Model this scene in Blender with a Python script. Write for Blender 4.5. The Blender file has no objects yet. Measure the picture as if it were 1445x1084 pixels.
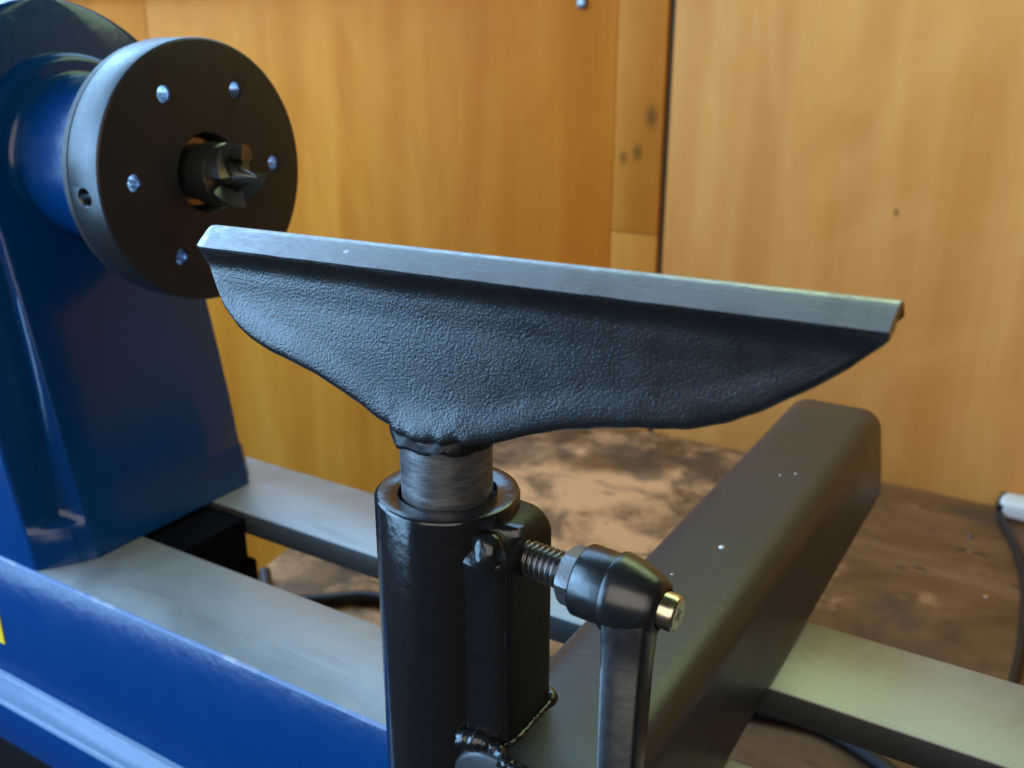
import bpy, bmesh, math, random
from mathutils import Vector, Matrix, noise

random.seed(7)
S = bpy.context.scene
C = S.collection
OZ = 1.25                       # height of the camera above the floor; all z below are relative to it
R = math.radians

# ------------------------------------------------------------------ camera
cam_d = bpy.data.cameras.new('camera')
cam = bpy.data.objects.new('camera', cam_d); C.objects.link(cam)
cam_d.sensor_width = 36.0
cam_d.lens = 36.0 * 1368.5 / 1445.0
cam_d.clip_start = 0.01; cam_d.clip_end = 50
cam.location = (0, 0, OZ)
cam.rotation_euler = (R(90 - 19.6), 0, R(31.45))
cam_d.dof.use_dof = True
cam_d.dof.focus_distance = 0.280
cam_d.dof.aperture_fstop = 15.5
S.camera = cam

# ------------------------------------------------------------------ world, lamps, exposure
w = bpy.data.worlds.new('World'); S.world = w; w.use_nodes = True
bg = w.node_tree.nodes['Background']
bg.inputs[0].default_value = (0.80, 0.72, 0.62, 1); bg.inputs[1].default_value = 0.04

def area(name, loc, target, sx, sy, power, col):
    l = bpy.data.lights.new(name, 'AREA'); l.shape = 'RECTANGLE'; l.size = sx; l.size_y = sy
    l.energy = power; l.color = col
    o = bpy.data.objects.new(name, l); C.objects.link(o)
    o.location = (loc[0], loc[1], loc[2] + OZ)
    d = Vector(target) - Vector(loc)
    o.rotation_euler = d.to_track_quat('-Z', 'Y').to_euler()
    return o
# cool daylight from the window on the left, the same window row nearer the front, and the windows above the bench
SKY = (0.34, 0.63, 1.0)
area('left_window_light', (-1.35, 0.0, 0.45), (-0.2, 0.1, 0.1), 1.5, 0.90, 34, SKY)
area('front_left_window_light', (-0.95, -0.60, 0.0), (-0.15, 0.2, -0.1), 0.75, 0.90, 18.0, SKY)
area('back_left_window_light', (-0.90, 0.785, 0.42), (-0.70, 0.1, -0.25), 0.95, 0.66, 9.0, SKY)
area('garden_window_light', (-0.08, 0.785, 0.33), (-0.10, 0.1, -0.25), 0.50, 0.52, 2.8, (0.72, 1.0, 0.52))
# warm fill lamp added behind the camera to brighten the wall
area('room_fill', (0.35, -1.00, 0.50), (-0.2, 0.79, -0.1), 1.4, 1.2, 11.5, (1.0, 0.90, 0.76))

S.view_settings.view_transform = 'Standard'
S.view_settings.look = 'None'
S.view_settings.exposure = 0.10
S.view_settings.gamma = 1.0
S.view_settings.use_curve_mapping = False

# ------------------------------------------------------------------ node helpers
class Mat:
    def __init__(s, name):
        s.m = bpy.data.materials.new(name); s.m.use_nodes = True
        s.t = s.m.node_tree; s.b = s.t.nodes['Principled BSDF']; s.co = None
    def n(s, typ, **kw):
        k = s.t.nodes.new(typ)
        for a, v in kw.items(): setattr(k, a, v)
        return k
    def l(s, a, b): s.t.links.new(a, b)
    def coord(s, scale=(1, 1, 1), loc=(0, 0, 0)):
        if s.co is None: s.co = s.n('ShaderNodeTexCoord')
        mp = s.n('ShaderNodeMapping'); mp.inputs['Scale'].default_value = scale; mp.inputs['Location'].default_value = loc
        s.l(s.co.outputs['Object'], mp.inputs[0]); return mp.outputs[0]
    def noise(s, scale, detail=3, rough=.55, sc=(1, 1, 1), dist=0.0, loc=(0, 0, 0)):
        k = s.n('ShaderNodeTexNoise'); k.inputs['Scale'].default_value = scale; k.inputs['Detail'].default_value = detail
        k.inputs['Roughness'].default_value = rough; k.inputs['Distortion'].default_value = dist
        s.l(s.coord(sc, loc), k.inputs['Vector']); return k.outputs['Fac']
    def ramp(s, fac, stops, interp='LINEAR'):
        k = s.n('ShaderNodeValToRGB'); k.color_ramp.interpolation = interp
        e = k.color_ramp.elements
        while len(e) < len(stops): e.new(.5)
        for el, (p, c) in zip(e, stops):
            el.position = p; el.color = (*c, 1) if not isinstance(c, (int, float)) else (c, c, c, 1)
        s.l(fac, k.inputs[0]); return k.outputs[0]
    def mix(s, fac, a, b, mode='MIX'):
        k = s.n('ShaderNodeMix', data_type='RGBA', blend_type=mode)
        for sock, v in ((k.inputs[0], fac), (k.inputs[6], a), (k.inputs[7], b)):
            if hasattr(v, 'is_output'): s.l(v, sock)
            elif isinstance(v, (int, float)): sock.default_value = v
            else: sock.default_value = (*v, 1)
        return k.outputs[2]
    def math(s, op, a, b=0.0):
        k = s.n('ShaderNodeMath', operation=op)
        for sock, v in ((k.inputs[0], a), (k.inputs[1], b)):
            if hasattr(v, 'is_output'): s.l(v, sock)
            else: sock.default_value = v
        return k.outputs[0]
    def bump(s, h, strength, dist, prev=None):
        k = s.n('ShaderNodeBump'); k.inputs['Strength'].default_value = strength; k.inputs['Distance'].default_value = dist
        s.l(h, k.inputs['Height'])
        if prev is not None: s.l(prev, k.inputs['Normal'])
        s.l(k.outputs[0], s.b.inputs['Normal']); return k.outputs[0]
    def set(s, **kw):
        for a, v in kw.items():
            sock = s.b.inputs[a.replace('_', ' ')]
            if hasattr(v, 'is_output'): s.l(v, sock)
            elif isinstance(v, (tuple, list)): sock.default_value = (*v, 1)
            else: sock.default_value = v
        return s

def blue_enamel():
    k = Mat('blue_enamel')
    c = k.mix(k.noise(9, 3), (0.0003, 0.034, 0.140), (0.0004, 0.040, 0.160))
    k.set(Base_Color=c, Roughness=k.ramp(k.noise(55, 4), [(.3, .15), (.75, .22)]), Specular_IOR_Level=.42)
    du = k.math('MULTIPLY', k.ramp(k.noise(1100, 2, .6), [(.70, 0.0), (.78, .5)]), k.ramp(k.noise(30, 3), [(.45, 0.0), (.75, 1.0)]))
    k.set(Base_Color=k.mix(du, c, (.30, .34, .42)))
    p = k.bump(k.noise(140, 2), .10, .0012)
    k.bump(k.noise(620, 2), .025, .0003, p)
    return k.m
def cast_black():
    k = Mat('cast_black_paint')
    big = k.noise(55, 3)
    k.set(Base_Color=k.mix(big, (0.006, 0.007, 0.0085), (0.012, 0.0135, 0.016)), Roughness=k.ramp(k.noise(120, 4), [(.3, .24), (.7, .34)]), Specular_IOR_Level=.92)
    p = k.bump(k.noise(45, 2), .04, .0022)
    p = k.bump(k.noise(330, 2, .5), .06, .00036, p)
    p = k.bump(k.noise(1550, .8, .5), .32, .00029, p)
    k.bump(k.noise(3200, 1, .6), .40, .00010, p)
    return k.m
def gloss_black(name, rough=.16, peel=.25, spec=.6):
    k = Mat(name)
    k.set(Base_Color=(0.009, 0.010, 0.012), Roughness=k.ramp(k.noise(300, 3), [(.3, rough), (.8, rough + .10)]), Specular_IOR_Level=spec)
    p = k.bump(k.noise(260, 2), peel, .0006)
    k.bump(k.noise(1300, 2), peel * .6, .00012, p)
    return k.m
def satin_brown_black():
    k = Mat('satin_black_enamel')
    dust = k.ramp(k.noise(420, 2, .6), [(.70, 0.0), (.78, 1.0)])
    dm = k.math('MULTIPLY', dust, k.ramp(k.noise(45, 3), [(.5, 0.0), (.75, .25)]))
    c = k.mix(dm, (0.024, 0.0255, 0.029), (0.22, 0.21, 0.20))
    k.set(Base_Color=c, Roughness=k.ramp(k.noise(30, 5), [(.25, .30), (.75, .44)]), Specular_IOR_Level=.6)
    p = k.bump(k.noise(330, 2), .16, .0005)
    k.bump(k.noise(1400, 2), .12, .00015, p)
    return k.m
def faceplate_mat():
    k = Mat('black_oxide_steel')
    k.set(Base_Color=k.mix(k.noise(70, 3), (0.020, 0.0170, 0.0185), (0.026, 0.0225, 0.0240)), Metallic=.0,
          Roughness=k.ramp(k.noise(220, 4), [(.3, .40), (.8, .50)]), Specular_IOR_Level=.32)
    k.bump(k.noise(1800, 2), .06, .0001)
    return k.m
def rim_mat():
    k = Mat('turned_rim_steel')
    k.set(Base_Color=k.mix(k.noise(90, 3), (0.050, 0.053, 0.056), (0.064, 0.067, 0.070)), Metallic=.8,
          Roughness=k.ramp(k.noise(500, 3), [(.3, .30), (.8, .42)]))
    k.bump(k.noise(40, 2, .5, (30, 1, 1)), .05, .0002)
    return k.m
def ground_steel(name, tone, axis, rough=(.30, .46), streak=.10, tint=(1, 1, 1), metal=.6):
    k = Mat(name)
    sc = [1, 1, 1]
    for i in range(3): sc[i] = .025 if i == axis else 1
    fine = k.noise(1700, 3, .6, tuple(sc))
    blot = k.noise(18, 5, .6, (1, 1, 1), 1.0)
    smear = k.noise(16, 4, .6, (.45, 2.2, 1), 1.5, (3, 1, 0))
    a = tuple(tone * .80 * t for t in tint); b = tuple(tone * 1.08 * t for t in tint)
    c = k.mix(k.ramp(blot, [(.3, 0.0), (.7, 1.0)]), a, b)
    c = k.mix(k.ramp(smear, [(.60, 0.0), (.72, .45)]), c, tuple(tone * .50 * t for t in (1, .95, .88)))
    k.set(Base_Color=c, Metallic=metal)
    rr = k.mix(k.ramp(blot, [(.3, 0.0), (.7, 1.0)]), (rough[0],) * 3, (rough[1],) * 3)
    k.l(rr, k.b.inputs['Roughness'])
    scr = k.noise(420, 3, .6, (.02, 1, 1), 0, (1, 4, 2))
    c2 = k.mix(k.ramp(scr, [(.60, 0.0), (.70, .35)]), c, tuple(tone * 1.35 * t for t in tint))
    c2 = k.mix(k.ramp(k.noise(900, 2, .5), [(.68, 0.0), (.74, .5)]), c2, tuple(tone * .35 for t in tint))
    k.set(Base_Color=c2)
    p = k.bump(fine, streak, .00025); k.bump(scr, .12, .0003, p)
    return k.m
def edge_steel():
    k = Mat('ground_rest_steel')
    sp = k.noise(900, 3, .65, (.35, 1, 1)); bl = k.noise(70, 4, .6)
    ln = k.noise(1500, 3, .6, (.03, 1, 1))
    c = k.mix(k.ramp(sp, [(.30, 0.0), (.70, 1.0)]), (.29, .295, .30), (.48, .485, .49))
    c = k.mix(k.ramp(bl, [(.52, 0.0), (.72, .45)]), c, (.20, .20, .20))
    c = k.mix(k.ramp(ln, [(.62, 0.0), (.70, .45)]), c, (.62, .62, .62))
    nick = k.noise(240, 1, .5, (1, 1, 1), 0, (3, 3, 3))
    c = k.mix(k.ramp(nick, [(.78, 0.0), (.80, .9)]), c, (.85, .86, .88))
    k.set(Base_Color=c, Metallic=.75, Roughness=k.ramp(sp, [(.3, .50), (.7, .34)]))
    p = k.bump(ln, .25, .00025); k.bump(sp, .30, .0002, p)
    return k.m
def plain_metal(name, col, rough, metallic=1.0, bscale=900, bs=.06):
    k = Mat(name); k.set(Base_Color=col, Roughness=k.ramp(k.noise(400, 3), [(.3, rough), (.8, rough + .1)]), Metallic=metallic)
    k.bump(k.noise(bscale, 3), bs, .0002); return k.m
def chipped_edge():
    k = Mat('chipped_edge_paint')
    f = k.ramp(k.noise(48, 5, .65, (1, .2, .2)), [(.50, 0.0), (.66, 1.0)])
    k.set(Base_Color=k.mix(f, (0.20, 0.30, 0.52), (0.66, 0.72, 0.80)), Roughness=.35, Metallic=k.math('MULTIPLY', f, .3))
    k.bump(k.noise(300, 3), .4, .0004)
    return k.m
def wall_wood(name, lo, hi, dark, seed):
    k = Mat(name)
    g = k.noise(9, 6, .6, (3.6, 1, .24), 1.0, (seed, 0, seed * .7))
    v = k.noise(5, 3, .5, (3.2, 1, .18), .4, (seed * 2, 0, 0))
    wv = k.n('ShaderNodeTexWave', wave_type='BANDS', bands_direction='X')
    wv.inputs['Scale'].default_value = 3.2; wv.inputs['Distortion'].default_value = 11; wv.inputs['Detail'].default_value = 3
    wv.inputs['Detail Scale'].default_value = .6
    k.l(k.coord((1, 1, .16), (seed, 0, seed)), wv.inputs['Vector'])
    c = k.mix(k.ramp(g, [(.30, 0.0), (.70, 1.0)]), lo, hi)
    c = k.mix(k.ramp(v, [(.42, 0.0), (.72, .55)]), c, dark)
    c = k.mix(k.ramp(wv.outputs['Fac'], [(.45, 0.0), (1.0, .50)]), c, dark)
    st = k.noise(6, 5, .6, (1.2, 1, .6), 2.0, (seed * 5, 0, 2))
    c = k.mix(k.ramp(st, [(.50, 0.0), (.72, .55)]), c, hi)
    st2 = k.noise(5, 5, .6, (1.3, 1, .5), 2.0, (seed * 3, 0, 7))
    c = k.mix(k.ramp(st2, [(.50, 0.0), (.70, .55)]), c, dark)
    k.set(Base_Color=c, Roughness=k.ramp(k.noise(26, 4), [(.3, .42), (.75, .58)]), Specular_IOR_Level=.06)
    k.bump(g, .10, .0015)
    return k
def with_knots(k, base_sock_from, spots):
    """dark knots: round marks at given places on the board (object space x, z, radius)"""
    c = base_sock_from
    if k.co is None: k.coord()
    for (x, z, r) in spots:
        mp = k.coord((1 / r, 0, .62 / r), (-x / r, 0, -z * .62 / r))
        ln = k.n('ShaderNodeVectorMath', operation='LENGTH'); k.l(mp, ln.inputs[0])
        f = k.ramp(ln.outputs['Value'], [(.15, .75), (1.0, 0.0)])
        c = k.mix(f, c, (0.11, 0.055, 0.018))
    k.l(c, k.b.inputs['Base Color'])
def bench_wood():
    k = Mat('stained_bench_wood')
    a = k.noise(11, 6, .62, (.7, 1.25, 1), 1.2)
    c = k.mix(k.ramp(a, [(.34, 0.0), (.66, 1.0)]), (0.105, 0.042, 0.017), (0.29, 0.138, 0.060))
    gr = k.noise(40, 5, .6, (.12, 2.4, 1), .6)
    c = k.mix(k.ramp(gr, [(.42, 0.0), (.72, .55)]), c, (0.14, 0.062, 0.027))
    # pool of light on the bench, painted in as a paler area
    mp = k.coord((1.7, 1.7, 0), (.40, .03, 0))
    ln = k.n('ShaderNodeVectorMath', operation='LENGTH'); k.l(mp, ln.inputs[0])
    light_pool = k.math('ADD', ln.outputs['Value'], k.math('MULTIPLY', k.noise(13, 5, .65), 1.3))
    c = k.mix(k.ramp(light_pool, [(.80, .88), (1.45, 0.0)]), c, (0.86, 0.42, 0.19))
    sl = k.noise(13, 4, .55, (1, 1.1, 1), .9, (4, 2, 0))
    c = k.mix(k.ramp(sl, [(.53, 0.0), (.64, .72)]), c, (0.070, 0.048, 0.036))
    mk = k.noise(36, 3, .55, (.75, 1.7, 1), .4, (9, 5, 0))
    c = k.mix(k.ramp(mk, [(.65, 0.0), (.70, .75)]), c, (0.022, 0.020, 0.021))
    dot = k.noise(95, 1, .5, (1, 1, 1), 0, (2, 7, 0))
    c = k.mix(k.ramp(dot, [(.80, 0.0), (.83, .5)]), c, (0.55, 0.48, 0.42))
    k.set(Base_Color=c, Roughness=k.ramp(k.noise(22, 4), [(.3, .34), (.75, .52)]), Specular_IOR_Level=.30)
    k.bump(gr, .12, .001)
    return k.m
def plastic(name, col, rough, spec=.5):
    k = Mat(name); k.set(Base_Color=col, Roughness=rough, Specular_IOR_Level=spec); k.bump(k.noise(500, 2), .08, .0003); return k.m

M = dict(blue=blue_enamel(), shaded_blue=plastic('shaded_blue_paint', (.001, .0016, .005), .7, .08), cast=cast_black(), post=gloss_black('gloss_black_enamel', .14, .18), weld=gloss_black('painted_weld', .18, .30),
         boss=gloss_black('black_boss_enamel', .34, .2, .25), lever=gloss_black('satin_black_lever', .25, .12, .8), arm=satin_brown_black(), face=faceplate_mat(), rim=rim_mat(),
         rail=ground_steel('ground_rail_steel', .40, 0, (.40, .54), .22, (1, 1, 1), .60),
         edge=edge_steel(),
         shaft=ground_steel('turned_shaft_steel', .16, 2, (.38, .50), .0),
         spur=plain_metal('dark_drive_steel', (.15, .155, .155), .30, .9), black_metal=plain_metal('black_oxide_thread', (.20, .20, .20), .24, .9),
         nut=plain_metal('blackened_nut_steel', (.19, .19, .195), .42, .85, 1500, .35), screw=plain_metal('yellow_zinc_screw', (.62, .56, .42), .20, 1.0),
         nose_reflection=plain_metal('nose_reflection_steel', (.34, .24, .17), .3, 1.0), chip=chipped_edge(), bench=bench_wood(),
         cable=plastic('black_cable_rubber', (0.012, 0.012, 0.013), .45), white=plastic('white_plastic', (.80, .80, .78), .35),
         yellow=plastic('yellow_sticker', (.85, .62, .02), .4), bed_shade=plastic('bed_shade_black', (.004, .004, .005), .75, .1),
         gap=plastic('dark_gap_timber', (.10, .085, .055), .7), hole=plastic('hole_shadow_steel', (.01, .01, .01), .5), bore=plain_metal('lit_bore_steel', (.60, .64, .70), .25, 1.0),
         scale=plain_metal('mill_scale_steel', (.085, .09, .09), .42, .6, 500, .15), print_black=plastic('sticker_print', (.02, .02, .02), .5))
# turned rings run round the shaft
def _rings():
    m = M['shaft']; t = m.node_tree
    k = Mat('ringed_shaft_steel')
    f = k.noise(1500, 4, .6, (.16, .16, 2.2))
    sc = k.noise(300, 3, .6, (.5, .5, 2.0))
    k.set(Base_Color=k.mix(k.ramp(sc, [(.3, 0.0), (.7, 1.0)]), (.10, .098, .10), (.25, .245, .25)), Metallic=.75, Roughness=.40)
    k.bump(f, .40, .00022); return k.m
M['shaft'] = _rings()

# ------------------------------------------------------------------ mesh helpers
def root(name, loc, label=None, cat=None, kind=None, group=None):
    o = bpy.data.objects.new(name, None); C.objects.link(o)
    o.empty_display_size = .02
    o.location = (loc[0], loc[1], loc[2] + OZ)
    tag(o, label, cat, kind, group); return o
def tag(o, label=None, cat=None, kind=None, group=None):
    for a, v in (('label', label), ('category', cat), ('kind', kind), ('group', group)):
        if v: o[a] = v
def origin(o):
    v = Vector((0, 0, 0))
    while o is not None: v += o.location; o = o.parent
    return v
def finish(name, bm, mat, parent, angle=35, smooth=True):
    me = bpy.data.meshes.new(name)
    off = origin(parent) if parent is not None else Vector((0, 0, OZ))
    bmesh.ops.translate(bm, verts=bm.verts, vec=Vector((0, 0, OZ)) - off)
    bmesh.ops.recalc_face_normals(bm, faces=bm.faces)
    bm.to_mesh(me); bm.free()
    mats = mat if isinstance(mat, (list, tuple)) else [mat]
    for q in mats: me.materials.append(q)
    if smooth:
        me.shade_smooth(); me.set_sharp_from_angle(angle=R(angle))
    o = bpy.data.objects.new(name, me); C.objects.link(o)
    if parent is not None: o.parent = parent
    else: o.location = (0, 0, OZ)
    return o
def box(bm, x0, x1, y0, y1, z0, z1, bev=0.0, seg=2):
    r = bmesh.ops.create_cube(bm, size=1.0)
    vs = r['verts']
    for v in vs: v.co = Vector((x0 + (v.co.x + .5) * (x1 - x0), y0 + (v.co.y + .5) * (y1 - y0), z0 + (v.co.z + .5) * (z1 - z0)))
    if bev:
        es = {e for v in vs for e in v.link_edges}
        bmesh.ops.bevel(bm, geom=list(es), offset=bev, segments=seg, profile=.5, affect='EDGES')
def loft(bm, rings, closed=True, cap=True):
    V = [[bm.verts.new(p) for p in r] for r in rings]
    n = len(V[0])
    for a, b in zip(V[:-1], V[1:]):
        for i in range(n if closed else n - 1):
            j = (i + 1) % n
            try: bm.faces.new((a[i], a[j], b[j], b[i]))
            except ValueError: pass
    if cap:
        for r in (V[0], V[-1]):
            try: bm.faces.new(r)
            except ValueError: pass
    return V
def lathe(bm, origin_, axis, prof, n=64, cap=True):
    """prof: (distance along axis, radius)"""
    ax = Vector(axis).normalized()
    up = Vector((0, 0, 1)) if abs(ax.z) < .9 else Vector((0, 1, 0))
    e1 = (up - ax * up.dot(ax)).normalized(); e2 = ax.cross(e1)
    o = Vector(origin_)
    rings = [[o + ax * s + (e1 * math.cos(2 * math.pi * i / n) + e2 * math.sin(2 * math.pi * i / n)) * max(r, 1e-5) for i in range(n)] for s, r in prof]
    return loft(bm, rings, True, cap)
def arc(cx, cy, r, a0, a1, n):
    return [(cx + r * math.cos(R(a0 + (a1 - a0) * i / n)), cy + r * math.sin(R(a0 + (a1 - a0) * i / n))) for i in range(n + 1)]
def tube(bm, pts, rad, n=10, samples=6):
    """a smooth tube through points; rad is a number or a list"""
    P = [Vector(p) for p in pts]; rads = rad if isinstance(rad, (list, tuple)) else [rad] * len(P)
    Q = []; RR = []
    for i in range(len(P) - 1):
        p0 = P[max(i - 1, 0)]; p1 = P[i]; p2 = P[i + 1]; p3 = P[min(i + 2, len(P) - 1)]
        for s in range(samples):
            t = s / samples
            Q.append(.5 * ((2 * p1) + (-p0 + p2) * t + (2 * p0 - 5 * p1 + 4 * p2 - p3) * t * t + (-p0 + 3 * p1 - 3 * p2 + p3) * t ** 3))
            RR.append(rads[i] * (1 - t) + rads[i + 1] * t)
    Q.append(P[-1]); RR.append(rads[-1])
    rings = []; e1 = None
    for i, q in enumerate(Q):
        d = (Q[min(i + 1, len(Q) - 1)] - Q[max(i - 1, 0)]).normalized()
        if e1 is None:
            e1 = d.orthogonal().normalized()
        e1 = (e1 - d * e1.dot(d)).normalized(); e2 = d.cross(e1)
        rings.append([q + (e1 * math.cos(2 * math.pi * k / n) + e2 * math.sin(2 * math.pi * k / n)) * RR[i] for k in range(n)])
    loft(bm, rings)
def smooth(a, b, x):
    t = min(1, max(0, (x - a) / (b - a))); return t * t * (3 - 2 * t)
def interp(tab, x):
    if x <= tab[0][0]: return tab[0][1]
    for (a, b), (c, d) in zip(tab[:-1], tab[1:]):
        if x <= c: return b + (d - b) * (x - a) / (c - a)
    return tab[-1][1]

# key measures (metres, z relative to the camera)
ZB = -0.2305                    # top of the bed rails
YA, ZA = 0.2905, -0.0538        # spindle axis
ZT = -0.350                     # bench top
YW = 0.7953                     # wall face
PX, PY = -0.1411, 0.1967        # axis of the tool-rest post

# ================================================================== wall
wall = root('wall', (-0.4, YW, ZT - .7), 'varnished orange plywood wall behind the lathe', None, 'structure')
bm = bmesh.new(); box(bm, -2.0, 0.9, YW + .006, YW + .05, ZT - .7, 0.30)
finish('wall_backing', bm, M['gap'], wall)
ZW0, ZW1 = ZT - .7, 0.30
k1 = wall_wood('varnished_ply_amber', (0.58, 0.178, 0.0150), (0.66, 0.225, 0.0260), (0.50, 0.138, 0.0095), 1.3)
k2 = wall_wood('varnished_ply_pale', (0.68, 0.270, 0.055), (0.80, 0.360, 0.100), (0.58, 0.205, 0.038), 5.1)
k3 = wall_wood('knotty_board_wood', (0.60, 0.205, 0.026), (0.67, 0.255, 0.042), (0.52, 0.165, 0.018), 8.6)
k4 = wall_wood('light_patch_board_wood', (0.63, 0.235, 0.034), (0.70, 0.285, 0.050), (0.55, 0.19, 0.025), 2.2)  # light patch on the strip, set as paler wood on its lower board
def base_src(k): return k.b.inputs['Base Color'].links[0].from_socket
wo = wall.location
with_knots(k3, base_src(k3), [(-.346 - wo.x, -.063 - (wo.z - OZ), .0085), (-.3577 - wo.x, -.0934 - (wo.z - OZ), .0065), (-.371 - wo.x, -.099 - (wo.z - OZ), .005)])
with_knots(k2, base_src(k2), [(-.1381 - wo.x, -.1266 - (wo.z - OZ), .003)])
for (x0, x1, z0, z1, mt) in ((-2.0, -.9805, ZW0, ZW1, k1.m), (-.9794, -.3812, ZW0, ZW1, k1.m), (-.3298, .9, ZW0, ZW1, k2.m)):
    bm = bmesh.new(); box(bm, x0, x1, YW, YW + .0058, z0, z1, .0012, 2); finish('panel', bm, mt, wall)
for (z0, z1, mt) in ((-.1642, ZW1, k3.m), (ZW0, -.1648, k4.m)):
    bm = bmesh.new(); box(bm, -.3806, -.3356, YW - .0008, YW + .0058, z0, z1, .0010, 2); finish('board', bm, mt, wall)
# ledge board along the top of the panels
bm = bmesh.new(); box(bm, -2.0, -.335, YW - .016, YW - .0012, 0.0480, 0.090, .003, 3); finish('ledge_board', bm, k1.m, wall)
bm = bmesh.new()
lathe(bm, (-.415, YW - .0012, .0285), (0, -1, 0), [(0, .0048), (.0016, .0046), (.0026, .0036), (.003, .001)], 20); finish('screw_head', bm, M['black_metal'], wall)

# ================================================================== bench
bench = root('workbench', (-.1, .6, ZT - .03), 'worn brown stained wooden bench top behind the lathe bed', 'workbench')
bm = bmesh.new()
out = [(-.4905, YW - .002), (.9, YW - .002), (.9, .372), (-.30, .376), (-.425, .393)] + \
      [(-.446, .4005), (-.457, .409), (-.4628, .4225), (-.4665, .446)]
top = [bm.verts.new((x, y, ZT)) for x, y in out]; f = bm.faces.new(top)
r = bmesh.ops.extrude_face_region(bm, geom=[f])
for v in r['geom']:
    if isinstance(v, bmesh.types.BMVert): v.co.z -= .03
es = [e for e in bm.edges if all(abs(v.co.z - ZT) < 1e-6 for v in e.verts)]
bmesh.ops.bevel(bm, geom=es, offset=.0025, segments=3, profile=.5, affect='EDGES')
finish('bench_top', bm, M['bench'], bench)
for (x, y, r_, mt) in ((-.0231, .6433, .0022, 'screw'), (-.0442, .7277, .0024, 'nut')):
    bm = bmesh.new(); lathe(bm, (x, y, ZT - .0010), (0, 0, 1), [(0, r_), (.0012, r_), (.0018, r_ * .85), (.0020, r_ * .3)], 20); finish('screw_head', bm, M[mt], bench)

# ================================================================== lathe
lathe_root = root('wood_lathe', (-.30, YA, ZT), 'blue enamelled wood lathe with round black faceplate and grey steel bed', 'lathe')
# --- bed rails
for (y0, y1) in ((.2187, .2672), (.3118, .3635)):
    bm = bmesh.new(); box(bm, -.72, .34, y0, y1, ZB - .0128, ZB, .0007, 2); 
    rl = finish('bed_rail', bm, [M['rail'], M['scale']], lathe_root)
    for p in rl.data.polygons: p.material_index = 0 if p.normal.z > .3 else 1
# --- blue front apron: face, outward ledge, lower lip
def apron_ring(x):
    P = [(.2675, ZB - .0132), (.2672, ZB - .0285), (.2262, ZB - .0285), (.2262, -.3300), (.2105, -.3330)]
    P += arc(.2105, -.3315, .0025, 270, 180, 4)[1:]
    P += arc(.2125, -.3118, .0045, 180, 112, 6)
    P += [(.2170 - .003, -.3052)]
    P += arc(.2125, -.2985, .0060, -60, -2, 6)
    P += [(.2184, -.29), (.2184, ZB - .0012), (.2186, ZB - .0009)]
    P += [(.2186, ZB - .0132)]
    return [(x, y, z) for y, z in P]
bm = bmesh.new(); loft(bm, [apron_ring(x) for x in (-.72, -.55, -.40, -.25, -.10, .10, .34)]); finish('apron', bm, M['blue'], lathe_root, 50)
# worn edge between the apron and the rail
bm = bmesh.new()
rings = []
for i in range(241):
    x = -.72 + i * 1.06 / 240
    j = .00022 * noise.noise((x * 90, 0, 3)) + .00016 * noise.noise((x * 260, 2, 3))
    rings.append([(x, .2182, ZB - .0012 - j), (x, .2183, ZB + .00005), (x, .2189 + .0004 + j * 1.6, ZB + .00018), (x, .2192, ZB - .0012)])
loft(bm, rings); finish('worn_edge', bm, M['chip'], lathe_root, 60)
# sticker on the apron
bm = bmesh.new(); box(bm, -.4900, -.4275, .2178, .21835, -.2825, -.2330, .0001, 1)
st = finish('warning_sticker', bm, M['yellow'], lathe_root); st['label'] = 'yellow sticker on the blue bed'
# --- leg under the headstock, its shade put into a near-black blue
bm = bmesh.new(); box(bm, -.66, -.352, .2270, .3170, -.336, ZB - .0290, .002, 2); finish('bed_leg', bm, M['shaded_blue'], lathe_root)
bm = bmesh.new(); box(bm, -.66, -.3523, .2676, .3112, ZB - .0289, ZB - .0030, .001, 2); finish('bed_web', bm, M['shaded_blue'], lathe_root)
bm = bmesh.new(); box(bm, -.70, -.350, .2115, .3600, -.380, -.3362, .005, 3); finish('shadow_block', bm, M['bed_shade'], lathe_root)  # black block added where shadow lies under the bed

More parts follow.
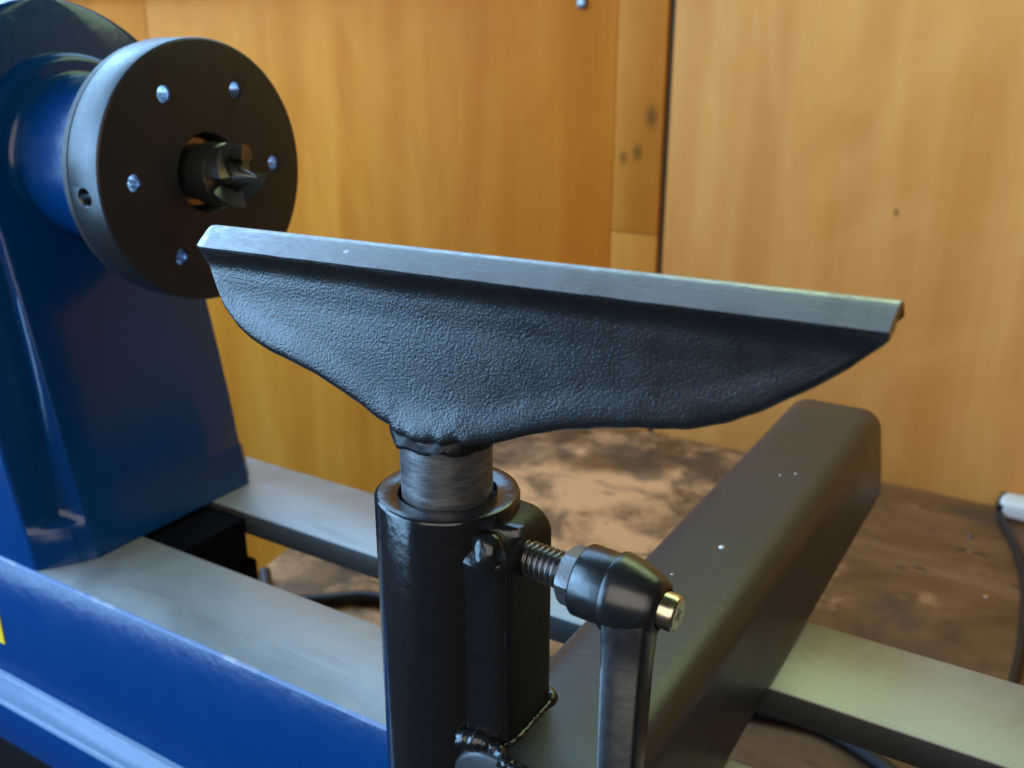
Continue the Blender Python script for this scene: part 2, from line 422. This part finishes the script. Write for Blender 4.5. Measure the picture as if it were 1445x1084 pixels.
# --- headstock casting
def xf(z): return -.3760 - .2 * (z - ZB)
W0 = .0715
def hw(z): return W0 if z <= ZA else math.sqrt(max(W0 ** 2 - (z - ZA) ** 2, 0))
zs = [ZB + .0002, -.2285, -.2200, -.2135, -.2118, -.2102, -.2085, -.205] + [-.2 + .01 * i for i in range(15)] + \
     [ZA + W0 * math.sin(R(a)) for a in (2, 8, 15, 22, 30, 38, 46, 53, 60, 66, 72, 77, 81, 84.5, 87, 88.8, 89.7)]
VO = [(-.21, .0560), (-.2, .0555), (-.15, .0525), (-.09, .0505), (-.06, .052)]
rings = []
for z in zs:
    t = smooth(-.078, -.030, z)
    W_ = hw(z)
    fw = .0495 * (1 - t) + (W_ - .0030) * t
    fw = max(min(fw, W_ - min(.003, W_ * .3)), W_ * .5)
    c = .0140 * (1 - t) + .0030 * t
    rv = smooth(-.2128, -.2092, z) * (1 - smooth(-.085, -.055, z)) * .0072
    yv = interp(VO, z) * (1 - t) + (fw + (W_ - fw) * .5) * t
    yv = min(max(yv, fw + (W_ - fw) * .06), W_ - (W_ - fw) * .06)
    s = (yv - fw) / max(W_ - fw, 1e-6)
    X = xf(z)
    half = [(X, 0.0), (X, fw * .5), (X, fw - .0022), (X - .0005, fw - .0006), (X - .0014, fw + .0004 if rv > .001 else fw),
            (X - c * s - rv + .0006, yv - (.0015 if rv > .001 else .0002)), (X - c * s - rv, yv + .0006),
            (X - c + .0010, W_ - .0018), (X - c - .0002, W_ - .0006), (X - c - .0018, W_), (-.45 - (.02 if False else 0), W_), (-.56, W_), (-.70, W_)]
    cf = (.022) * (1 - t)                                  # the far corner is cut back further
    far = [(x - cf * (smooth(fw, W_ - .0018, y) if y > fw else 0) if i < 10 else min(x, X - c - cf - .002), min(y, .047 + .0035 * smooth(ZB, -.14, z)) if i in (2, 3, 4) and t < .5 else y) for i, (x, y) in enumerate(half)]
    ring = [(x, YA - y, z) for x, y in half[::-1]] + [(x, YA + y, z) for x, y in far[1:]]
    rings.append(ring)
bm = bmesh.new(); loft(bm, rings); hs = finish('headstock', bm, M['blue'], lathe_root, 50)
# bearing housing turned round the spindle axis (pad, fillet, boss)
prof = [(-.440, .0482), (-.4150, .0480)] + [(-.4150 + .0045 * math.sin(R(a)), .0435 + .0045 * math.cos(R(a))) for a in range(15, 91, 15)]
prof += [(-.4103, .0420)] + [(-.4058 - .0045 * math.cos(R(a)), .0415 - .0045 * math.sin(R(a))) for a in range(0, 91, 15)][1:]
prof += [(-.385, .0366), (-.362, .0358), (-.3575, .0356), (-.3562, .0346), (-.3560, .02)]
bm = bmesh.new(); lathe(bm, (0, YA, ZA), (1, 0, 0), prof, 96); finish('bearing_housing', bm, M['blue'], hs, 60)
# --- faceplate with real holes
def boolean_cut(o, cutters):
    for c in cutters:
        md = o.modifiers.new('cut', 'BOOLEAN'); md.operation = 'DIFFERENCE'; md.solver = 'EXACT'; md.object = c
    bpy.context.view_layer.update()
    dg = bpy.context.evaluated_depsgraph_get()
    me = bpy.data.meshes.new_from_object(o.evaluated_get(dg))
    o.modifiers.clear(); old = o.data; o.data = me
    for c in cutters: bpy.data.objects.remove(c, do_unlink=True)
    return o
RF = .0545
FX0, FX1 = -.3476, -.3286
prof = [(FX0, .012), (FX0, RF - .0010), (FX0 + .0007, RF - .0002), (FX0 + .0012, RF), (FX1 - .0014, RF), (FX1 - .0007, RF - .0002), (FX1 - .0001, RF - .0009), (FX1, RF - .0012), (FX1, .012)]
bm = bmesh.new(); lathe(bm, (0, YA, ZA), (1, 0, 0), prof, 160)
fp = finish('faceplate', bm, [M['face'], M['rim'], M['hole'], M['bore']], lathe_root, 40)
def cyl(o, axis, prof, n=32):
    b = bmesh.new(); lathe(b, o, axis, prof, n)
    return finish('cutter', b, M['hole'], None)
cut = []
for a in (0, 60, 120, 180, 240, 300):
    cut.append(cyl((0, YA + .0380 * math.cos(R(a)), ZA + .0380 * math.sin(R(a))), (1, 0, 0), [(-.36, .0036), (-.3306, .0036), (-.32, .00364)], 28))
cut.append(cyl((0, YA, ZA), (1, 0, 0), [(-.3440, .0164), (-.3292, .0164), (-.3284, .0172), (-.32, .0172)], 64))
for a in (184.5, 64.5, 304.5):
    d = Vector((0, math.cos(R(a)), math.sin(R(a))))
    cut.append(cyl((-.3385, YA, ZA), d, [(.035, .0033), (.0538, .0033), (.0546, .0041), (.07, .0041)], 28))
boolean_cut(fp, cut)
for p in fp.data.polygons:
    c = p.center + fp.location + origin(lathe_root) - Vector((0, 0, OZ)); r_ = math.hypot(c.y - YA, c.z - ZA)
    if r_ > RF - .0011 and FX0 - .001 < c.x < FX1 - .0006: p.material_index = 1
    elif c.x < FX1 - .0009 and r_ > .0175: p.material_index = (3 if c.x < -.3310 else 0) if r_ < .046 and c.x > FX0 + .0005 else 2  # bright deep bores, dark mouths: light through the holes set by colour
    else: p.material_index = 0
fp.data.shade_smooth(); fp.data.set_sharp_from_angle(angle=R(35))
bm = bmesh.new(); lathe(bm, (0, YA, ZA), (1, 0, 0), [(-.3525, .0490), (-.3525, .0528), (-.3518, .0535), (-.3488, .0535), (-.3482, .0528), (-.3478, .0490), (-.3525, .0490)], 96, False)
finish('back_flange', bm, M['face'], fp)
bm = bmesh.new(); lathe(bm, (0, YA, ZA), (1, 0, 0), [(-.3560, .018), (-.3538, .018), (-.3530, .018)], 48); finish('spindle_collar', bm, M['spur'], lathe_root)
bm = bmesh.new(); lathe(bm, (0, YA, ZA), (1, 0, 0), [(-.3438, .004), (-.3438, .0150), (-.3370, .0150), (-.3362, .0142), (-.3362, .004)], 48); finish('spindle_nose', bm, M['nose_reflection'], lathe_root)  # coppery tint: reflection in the hole put into the steel colour
# --- four-prong drive centre
bm = bmesh.new()
lathe(bm, (0, YA, ZA), (1, 0, 0), [(-.3420, .0118), (-.3300, .0118), (-.3285, .0128), (-.3280, .0130), (-.3180, .0130), (-.3175, .0124), (-.3175, .0040)], 56)
dc = finish('drive_centre', bm, M['spur'], lathe_root, 35)
for kq in range(4):
    a0 = 26 + 90 * kq
    bm = bmesh.new(); rings = []
    N = 12
    for i in range(N + 1):
        t = i / N; a = R(a0 + 62 * t)
        h = -.3080 - .0062 * (1 - t)            # chisel: leading edge high, sloping back
        ro, ri = .01295, .0068
        ca, sa = math.cos(a), math.sin(a)
        rings.append([(-.3180, YA + ri * ca, ZA + ri * sa), (-.3180, YA + ro * ca, ZA + ro * sa), (h, YA + ro * ca, ZA + ro * sa), (h - .0012, YA + ri * ca, ZA + ri * sa)])
    loft(bm, rings); finish('prong', bm, M['spur'], dc, 25)
bm = bmesh.new(); lathe(bm, (0, YA, ZA), (1, 0, 0), [(-.3178, .0060), (-.3155, .0060), (-.3012, .0004), (-.3007, .0001)], 32); finish('centre_point', bm, M['spur'], dc, 30)

# ================================================================== banjo (tool-rest base)
bj = root('lathe_banjo', (-.105, .26, ZB), 'black steel arm lying across the bed with upright clamping post', 'tool holder')
# arm: rounded channel across the bed
def arm_ring(y):
    x0, x1, z0, z1, r = -.1302, -.0806, ZB + .0003, -.1842, .0112
    P = arc(x1 - r, z1 - r, r, 90, 6, 8)[::-1]
    P = [(x1 + .0040, z0 + .0012), (x1 + .0038, z0 + .0035)] + P
    L = arc(x0 + r, z1 - r, r, 90, 174, 8)
    P = P + L + [(x0 - .0038, z0 + .0035), (x0 - .0040, z0 + .0012), (x0 - .0030, z0), (x1 + .0030, z0)]
    return [(x, y, z) for x, z in P]
bm = bmesh.new()
ys = [.1800, .1806, .1825] + [.20 + .02 * i for i in range(15)] + [.5040, .5062, .5070]
rings = []
for y in ys:
    rg = arm_ring(y)
    s = .0012 if y in (.1800, .5070) else (.0004 if y in (.1806, .5062) else 0)
    cx_, cz_ = -.1054, -.2072
    rings.append([(x + (s if x < cx_ else -s), yy, z + (s if z < cz_ else -s)) for x, yy, z in rg])
loft(bm, rings); arm = finish('arm', bm, M['arm'], bj, 60)
# paint specks on the arm
for (x, y, r_) in ((-.1035, .3235, .0011), (-.104, .40, .0004), (-.0985, .405, .0005), (-.1120, .295, .0004)):
    bm = bmesh.new(); bmesh.ops.create_icosphere(bm, subdivisions=2, radius=r_, matrix=Matrix.Translation((x, y, -.1842 + r_ * .1)) @ Matrix.Diagonal((1, 1.2, .5, 1)))
    finish('paint_speck', bm, M['white'], arm)
# post with bored socket
prof = [(-.2365, .0134), (-.2365, .0196), (-.2355, .0200), (-.1176, .0200), (-.1170, .0198), (-.1167, .0194), (-.1166, .0188), (-.1166, .0140), (-.1170, .0135), (-.1180, .0133), (-.2365, .0134)]
bm = bmesh.new(); lathe(bm, (PX, PY, 0), (0, 0, 1), prof, 96, cap=False)
bmesh.ops.remove_doubles(bm, verts=bm.verts, dist=1e-6)
for v in bm.verts:
    if v.co.z < -.1166:
        d = Vector((v.co.x - PX, v.co.y - PY, 0)); q = d.normalized()
        if d.length > .018: v.co += q * .00012 * noise.noise((q.x * 3, q.y * 3, v.co.z * 60))
finish('post', bm, M['post'], bj, 45)
# clamp boss on the side of the post
bm = bmesh.new()
rings = []
def boss_sec(y, s):
    x0, x1, z0, z1 = -.1360, -.1150 - s * .6, -.1850, -.1208 - s
    P = [(x0, z0), (x1, z0)] + arc(x1 - .0072, z1 - .0072, .0072, 0, 78, 8) + [(x0 + .006, z1 + .0006), (x0, z1 + .0008)]
    return [(x, y, z) for x, z in P]
for y, s in ((.1862, .0022), (.1866, .0010), (.1876, .0003), (.1890, 0), (.2075, 0), (.2090, .0003), (.2100, .0010), (.2104, .0022)):
    rings.append(boss_sec(y, s))
loft(bm, rings); finish('clamp_boss', bm, M['boss'], bj, 50)
# weld beads
def bead(pts, rads, amp=.25, seed=0):
    bm = bmesh.new(); tube(bm, pts, rads, 12, 14)
    for v in bm.verts:
        f_ = noise.noise((v.co.x * 420 + seed, v.co.y * 420, v.co.z * 420)) + .5 * math.sin(v.co.z * 2600 + v.co.x * 2600 + seed)
        v.co += Vector((noise.noise(v.co * 500 + Vector((seed, 0, 0))), noise.noise(v.co * 500 + Vector((0, seed, 9))), noise.noise(v.co * 480 + Vector((5, 5, seed))))) * .0006 * amp
    finish('weld_bead', bm, M['weld'], bj, 80)
bm = bmesh.new(); rings = []
for i in range(64):
    z = -.1200 - .0650 * i / 63
    g = smooth(-.1190, -.1290, z)
    blob = .0011 * math.exp(-((z + .1285) / .0035) ** 2) + .0007 * smooth(-.178, -.185, z)
    P = [(-.1276, .1828 + .004 * (1 - g)), (-.1256, .1833 + .005 * (1 - g)), (-.1232, .1838 + .006 * (1 - g)), (-.1206, .1843 + .007 * (1 - g)), (-.1176, .1850 + .007 * (1 - g)), (-.1153, .1872 + .007 * (1 - g)), (-.1156, .195), (-.1276, .195)]
    rg = []
    for q, (x, y) in enumerate(P):
        b = (0, .5, 1, .8, .4, 0, 0, 0)[q]
        j_ = .00055 * noise.noise((x * 260, z * 260, 3)) + .0003 * noise.noise((x * 700, z * 700, 8))
        rg.append((x + (blob * .5 + j_ * .5) * b, y - (blob + j_) * b, z))
    rings.append(rg)
loft(bm, rings); finish('weld_bead', bm, M['weld'], bj, 60)
bm = bmesh.new(); bmesh.ops.create_icosphere(bm, subdivisions=4, radius=1, matrix=Matrix.Translation((-.1216, .1876, -.1264)) @ Matrix.Diagonal((.0050, .0050, .0062, 1)))
for v in bm.verts: v.co += (v.co - Vector((-.1216, .1876, -.1264))) * (.10 * noise.noise(v.co * 300) + .04 * noise.noise(v.co * 900))
finish('weld_bead', bm, M['weld'], bj, 80)
bead([(-.1285, .1812, -.1838), (-.1225, .1826, -.1830), (-.1185, .1836, -.1836), (-.1150, .1822, -.1845), (-.1115, .1804, -.1850), (-.1060, .1796, -.1856)],
     [.0022, .0030, .0022, .0018, .0022, .0026], 1.6, 4)
bead([(-.1160, .1852, -.1843), (-.1146, .1900, -.1844), (-.1145, .1980, -.1844), (-.1145, .2060, -.1844), (-.1150, .2108, -.1840), (-.1175, .2122, -.1835)],
     [.0010, .0012, .0012, .0013, .0018, .0016], .6, 7)
bead([(-.1252, .2062, -.1240), (-.1235, .2074, -.1300), (-.1235, .2074, -.1500), (-.1235, .2074, -.1830)], [.0040, .0052, .0050, .0050], .45, 11)

# clamp screw, nut, lever: along an axis that sags slightly outward
B0 = Vector((-.1200, .1968, -.1301)); BA = (Vector((-.0735, .1957, -.1327)) - B0).normalized()
E1 = (Vector((0, 0, 1)) - BA * BA.z).normalized(); E2 = BA.cross(E1)
def bp(s, r, a): return B0 + BA * s + (E1 * math.cos(a) + E2 * math.sin(a)) * r
bm = bmesh.new()
NS, NA = 150, 28; L0, L1, pitch = .001, .0205, .00165
rings = []
for i in range(NS + 1):
    s = L0 + (L1 - L0) * i / NS; rg = []
    for k in range(NA):
        ph = (s / pitch - k / NA) % 1.0
        tri = 1 - abs(2 * ph - 1); tri = smooth(.12, .80, tri)
        rg.append(bp(s, .0040 + .00100 * tri, 2 * math.pi * k / NA))
    rings.append(rg)
loft(bm, rings); finish('threaded_rod', bm, M['black_metal'], bj, 75)
bm = bmesh.new()
def hexring(s, r, chamf):
    pts = []
    for k in range(36):
        a = 2 * math.pi * k / 36 + R(24)
        loc = (a - R(24)) % (math.pi / 3) - math.pi / 6
        rr = min(.0070 / math.cos(loc), chamf)
        pts.append(bp(s, rr * r, a))
    return pts
loft(bm, [hexring(s, r, c) for s, r, c in ((.0160, 1, .0052), (.0164, 1, .0064), (.0170, 1, .0074), (.0178, 1, .0084), (.0245, 1, .0084))])
finish('nut', bm, M['nut'], bj, 30)
lv = bpy.data.objects.new('clamp_lever', None); C.objects.link(lv); lv.parent = bj; lv.empty_display_size = .01
bm = bmesh.new()
prof = [(.0212, .0040), (.0212, .0086), (.0215, .0092), (.0221, .0096), (.0303, .0096), (.0305, .0098), (.0307, .0104), (.0310, .01055), (.0330, .0104), (.0360, .0098), (.0390, .0089), (.0415, .0079), (.0430, .0071), (.0438, .0064), (.0440, .0058), (.0442, .0053), (.0425, .0051), (.0405, .0050), (.0405, .0010)]
rings = [[bp(s, r, 2 * math.pi * k / 64) for k in range(64)] for s, r in prof]
loft(bm, rings); hub = finish('hub', bm, M['lever'], lv, 40)
# handle bar hanging from the hub, leaning a little out towards the front
bm = bmesh.new(); rings = []
lean = Vector((.40, -.92, 0)).normalized()
NL = 16; ct, st_ = math.cos(R(7)), math.sin(R(7))
for i in range(NL + 1):
    t = i / NL
    drop = .0005 + .064 * t
    off = lean * (.0260 * t)
    c = B0 + BA * .0296 + off + Vector((0, 0, -drop))
    wx = .0122 - .0008 * smooth(0, .3, t) - .0026 * t            # along the screw axis
    wy = .0088 - .0016 * smooth(0, .2, t) - .0018 * t                       # half width across
    if t > .93: wy *= 1 - .5 * ((t - .93) / .07) ** 2; wx *= 1 - .25 * ((t - .93) / .07) ** 2
    q = .0009
    P = [(0, -wy + q), (q * .3, -wy + q * .3), (q, -wy), (wx - .0016, -wy + .0003), (wx - .0006, -wy + .0009), (wx - .0001, -wy + .0020),
         (wx, 0), (wx - .0001, wy - .0020), (wx - .0006, wy - .0009), (wx - .0016, wy - .0003), (q, wy), (q * .3, wy - q * .3), (0, wy - q)]
    rings.append([c + Vector((a * ct - b * st_, a * st_ + b * ct, 0)) for a, b in P])
loft(bm, rings); finish('handle', bm, M['lever'], lv, 45)
bm = bmesh.new()
prof = [(.0400, .0030), (.0400, .0047), (.0470, .00475), (.0478, .0044), (.0482, .0038), (.0482, .0006)]
rings = [[bp(s, r, 2 * math.pi * k / 40) for k in range(40)] for s, r in prof]
loft(bm, rings); scr = finish('screw', bm, M['screw'], lv, 30)
# cross recess: dark raised-edge cross set into the head
for a in (R(10), R(100)):
    bm = bmesh.new()
    u = E1 * math.cos(a) + E2 * math.sin(a); v_ = BA.cross(u)
    o_ = B0 + BA * .04822
    pts = [o_ + u * x + v_ * y for x, y in ((-.0021, -.0002), (-.0004, -.0006), (.0004, -.0006), (.0021, -.0002), (.0021, .0002), (.0004, .0006), (-.0004, .0006), (-.0021, .0002))]
    loft(bm, [pts, [p + BA * (.00004 if a < 1 else .00006) for p in pts]]); finish('cross_recess', bm, M['black_metal'], scr)

# ================================================================== tool rest
PHI = R(4.0)
tr = root('tool_rest', (PX, PY, -.198), 'black cast tool rest with bright ground top edge standing in the post', 'tool rest')
def T(u, n, z):                                           # the blade stands a little in front of the shaft axis
    u = u * .959 + .0058; n = n - .0085; z = z * .959
    return (PX + u * math.cos(PHI) - n * math.sin(PHI), PY + u * math.sin(PHI) + n * math.cos(PHI), z)
BOT = [(-.0800, -.0562), (-.0780, -.0600), (-.0760, -.0640), (-.0738, -.0705), (-.0722, -.0741), (-.0680, -.0792), (-.0635, -.0822), (-.0595, -.0840), (-.0552, -.0855), (-.0465, -.0876), (-.0410, -.0895),
       (-.0356, -.0916), (-.0263, -.0956), (-.0210, -.0986), (-.0180, -.0998), (-.0156, -.1003), (-.0150, -.1012), (-.0135, -.1022), (-.0100, -.1031), (-.0050, -.1034), (.0000, -.1028), (.0035, -.1016), (.0055, -.1004), (.0085, -.1004), (.0120, -.1003), (.0160, -.0989), (.0200, -.0974), (.0240, -.0955), (.0300, -.0934),
       (.0380, -.0909), (.0452, -.0893), (.0550, -.0875), (.0662, -.0857), (.0710, -.0842), (.0759, -.0822), (.0820, -.0788), (.0879, -.0748), (.0945, -.0703), (.1004, -.0655), (.1052, -.0606), (.1070, -.0585), (.1078, -.0572)]
us = []
n_ = 190
for i in range(n_ + 1):
    t = i / n_
    us.append(-.0800 + .1878 * (t + .0 * math.sin(2 * math.pi * t)))
us = sorted(us + [-.07995, -.07985, -.0797, -.0792, -.0781, -.0771, -.0795, -.0785, -.0775, -.0765, -.0752, -.0742, -.0733, -.0727, .1073, .1068])
ZL = -.0556                                              # underside of the ground lip
rings = []
for u in us:
    zb = min(interp(BOT, u), ZL - .0012)
    zb += .00035 * noise.noise((u * 160, 0, 1)) * smooth(.0, .02, ZL - zb)
    H = ZL - zb
    th = .0038
    core = .0012 * math.exp(-(u / .0165) ** 2)     # swelling over the shaft
    lump = .0016 * noise.noise((u * 190, 4, 0)) if abs(u) < .02 else 0
    ring = []
    rows = 26
    rb = min(.0026, H * .35)
    # bottom round, front side from below
    fr = []
    for a in (-90, -68, -45, -22): fr.append((-th + rb - rb * math.cos(R(a)), zb + rb + rb * math.sin(R(a))))
    for i in range(rows):
        t = i / (rows - 1)
        fr.append((-th, (zb + rb) * (1 - t) + (ZL - .0002) * t))
    def shape(n0, z, sign):
        b = ((-.082 - z) / .0180) ** 2.2 if z < -.082 else 0.0
        b = min(b, 1.0)
        bulge = core * b
        dep = (z - zb)
        cove = 0.0
        d = ZL - z                                        # distance below the lip
        if d < .0070 and sign < 0: cove = .0032 * (1 - d / .0070) ** 2.2
        hol = .0004 * smooth(0.006, .014, d) * smooth(.004, .012, dep) if sign < 0 else 0
        return n0 * (1 + bulge / th) + sign * cove - sign * hol, z
    F = [shape(n0, z, -1) for n0, z in fr]
    Bk = [(shape(-n0, z, 1)) for n0, z in fr]
    if abs(u) < .0158:
        F = [(n0 + 1.3 * lump * smooth(-.096, -.103, z), z + lump * smooth(-.092, -.100, z)) for n0, z in F]
    ke = 1.0
    if u < -.0745: ke = .12 + .88 * math.sqrt(max(1 - ((-.0745 - u) / .0056) ** 2, 0.0))
    F = [(n0 * ke if z > ZL - .010 else n0, z) for n0, z in F]
    hump = .00012 * noise.noise((u * 120, 8, 2))
    # ends of the lip are rounded off
    e = 1.0
    if u < -.0768: e = math.sqrt(max(1 - ((-.0768 - u) / .0033) ** 2, 0.03))
    zr = ZL + (.0053) * e
    lip = [(-.0068 + hump * .5, ZL + .0001 + hump), (-.0070, ZL + .0006 + hump), (-.0050, ZL + .0020 * e + .0002), (-.0032, ZL + .0034 * e), (-.0014, ZL + .0047 * e), (-.0002, zr), (.0016, ZL + .0052 * e), (.0030, ZL + .0042 * e), (.0042, ZL + .0024 * e), (.0052, ZL + .0008 * e)]
    lip = [(n0 * ke, z) for n0, z in lip]
    ring = F + lip + Bk[::-1]
    sk = smooth(.1060, .1078, u) * .12
    rings.append([T(u + (n0 + .0050) * sk * (1 if z > ZL else 0), n0, z) for n0, z in ring])
NF = 4 + 26
bm = bmesh.new(); V = loft(bm, rings)
bm.verts.index_update()
nr = len(rings[0])
lipset = set(v.index for r_ in V for v in r_[NF + 1:NF + 9])
lip_faces = [f for f in bm.faces if len(f.verts) == 4 and all(v.index in lipset for v in f.verts)]
# the ground edge is a part of its own, the casting another
bmc = bm.copy(); bmc.faces.ensure_lookup_table(); bm.faces.index_update(); idx = {f.index for f in lip_faces}
bmc.faces.ensure_lookup_table()
bmesh.ops.delete(bmc, geom=[f for f in bmc.faces if f.index not in idx], context='FACES')
bmesh.ops.delete(bm, geom=lip_faces, context='FACES_ONLY')
def keep_normals(o): return o
finish('casting', bm, M['cast'], tr, 55)
finish('ground_edge', bmc, M['edge'], tr, 55)
bm = bmesh.new(); lathe(bm, (PX, PY, 0), (0, 0, 1), [(-.198, .0110), (-.1965, .0125), (-.0985, .0126), (-.0980, .0120)], 72); finish('shaft', bm, M['shaft'], tr, 40)
bm = bmesh.new(); lathe(bm, (PX, PY, 0), (0, 0, 1), [(-.1005, .0120), (-.1009, .0134), (-.1005, .0145), (-.0992, .0150), (-.0975, .0151), (-.0945, .0150), (-.0890, .0146), (-.0850, .0136), (-.0815, .0110), (-.0800, .0060)], 96)
for v in bm.verts:
    d = Vector((v.co.x - PX, v.co.y - PY, 0)); q = d.normalized()
    v.co += q * (.0007 * noise.noise((q.x * 2.6, q.y * 2.6, v.co.z * 150)) + .0002 * noise.noise((q.x * 8, q.y * 8, v.co.z * 500))) + Vector((0, 0, .0010 * noise.noise((q.x * 3.1 + 5, q.y * 3.1, 1))))
for v in bm.verts:                                         # the front of the collar is buried in the blade
    n0 = -(v.co.x - PX) * math.sin(PHI) + (v.co.y - PY) * math.cos(PHI)
    lim = -.0110 - .0026 * smooth(-.0978, -.0990, v.co.z)
    if n0 < lim: v.co += Vector((-math.sin(PHI), math.cos(PHI), 0)) * (lim - n0)
finish('collar', bm, M['boss'], tr, 60)

# ================================================================== cables
bm = bmesh.new()
tube(bm, [(-.45, .410, ZT + .0046), (-.42, .388, ZT + .0046), (-.3940, .4030, ZT + .0046), (-.3685, .4230, ZT + .0046), (-.33, .428, ZT + .004), (-.26, .42, ZT + .004), (-.18, .432, ZT + .004), (-.1161, .4445, ZT + .004), (-.0848, .449, ZT + .004), (-.0492, .437, ZT + .004), (0.0, .405, ZT + .004), (.05, .385, ZT + .004)], .0042, 12, 8)
o = finish('power_cable', bm, M['cable'], None, 80)
tag(o, 'black cable lying on the bench under the steel bed rails', 'cable')
pc = root('appliance_cable', (-.02, .74, ZT), 'thin black cable with white plug at the bench edge by the wall', 'cable')
bm = bmesh.new()
tube(bm, [(-.0285, .789, ZT + .013), (-.0300, .780, ZT + .009), (-.0285, .768, ZT + .0035), (-.0225, .748, ZT + .0030), (-.0140, .7235, ZT + .003), (-.0065, .695, ZT + .003), (-.0020, .66, ZT + .003), (.0010, .62, ZT + .003), (.0025, .58, ZT + .003), (.0015, .54, ZT + .003), (-.002, .50, ZT + .003), (-.004, .45, ZT + .003), (-.001, .40, ZT + .003)], .0029, 12, 8)
finish('wire', bm, M['cable'], pc, 80)
bm = bmesh.new(); box(bm, -.0310, .0150, .7700, .7920, ZT + .0006, ZT + .0150, .004, 4)
finish('plug', bm, M['white'], pc)
bm = bmesh.new(); tube(bm, [(-.0290, .7700, ZT + .0085), (-.0295, .7740, ZT + .0085), (-.0290, .7790, ZT + .0085)], [.0032, .0040, .0046], 14, 4); finish('strain_relief', bm, M['cable'], pc)
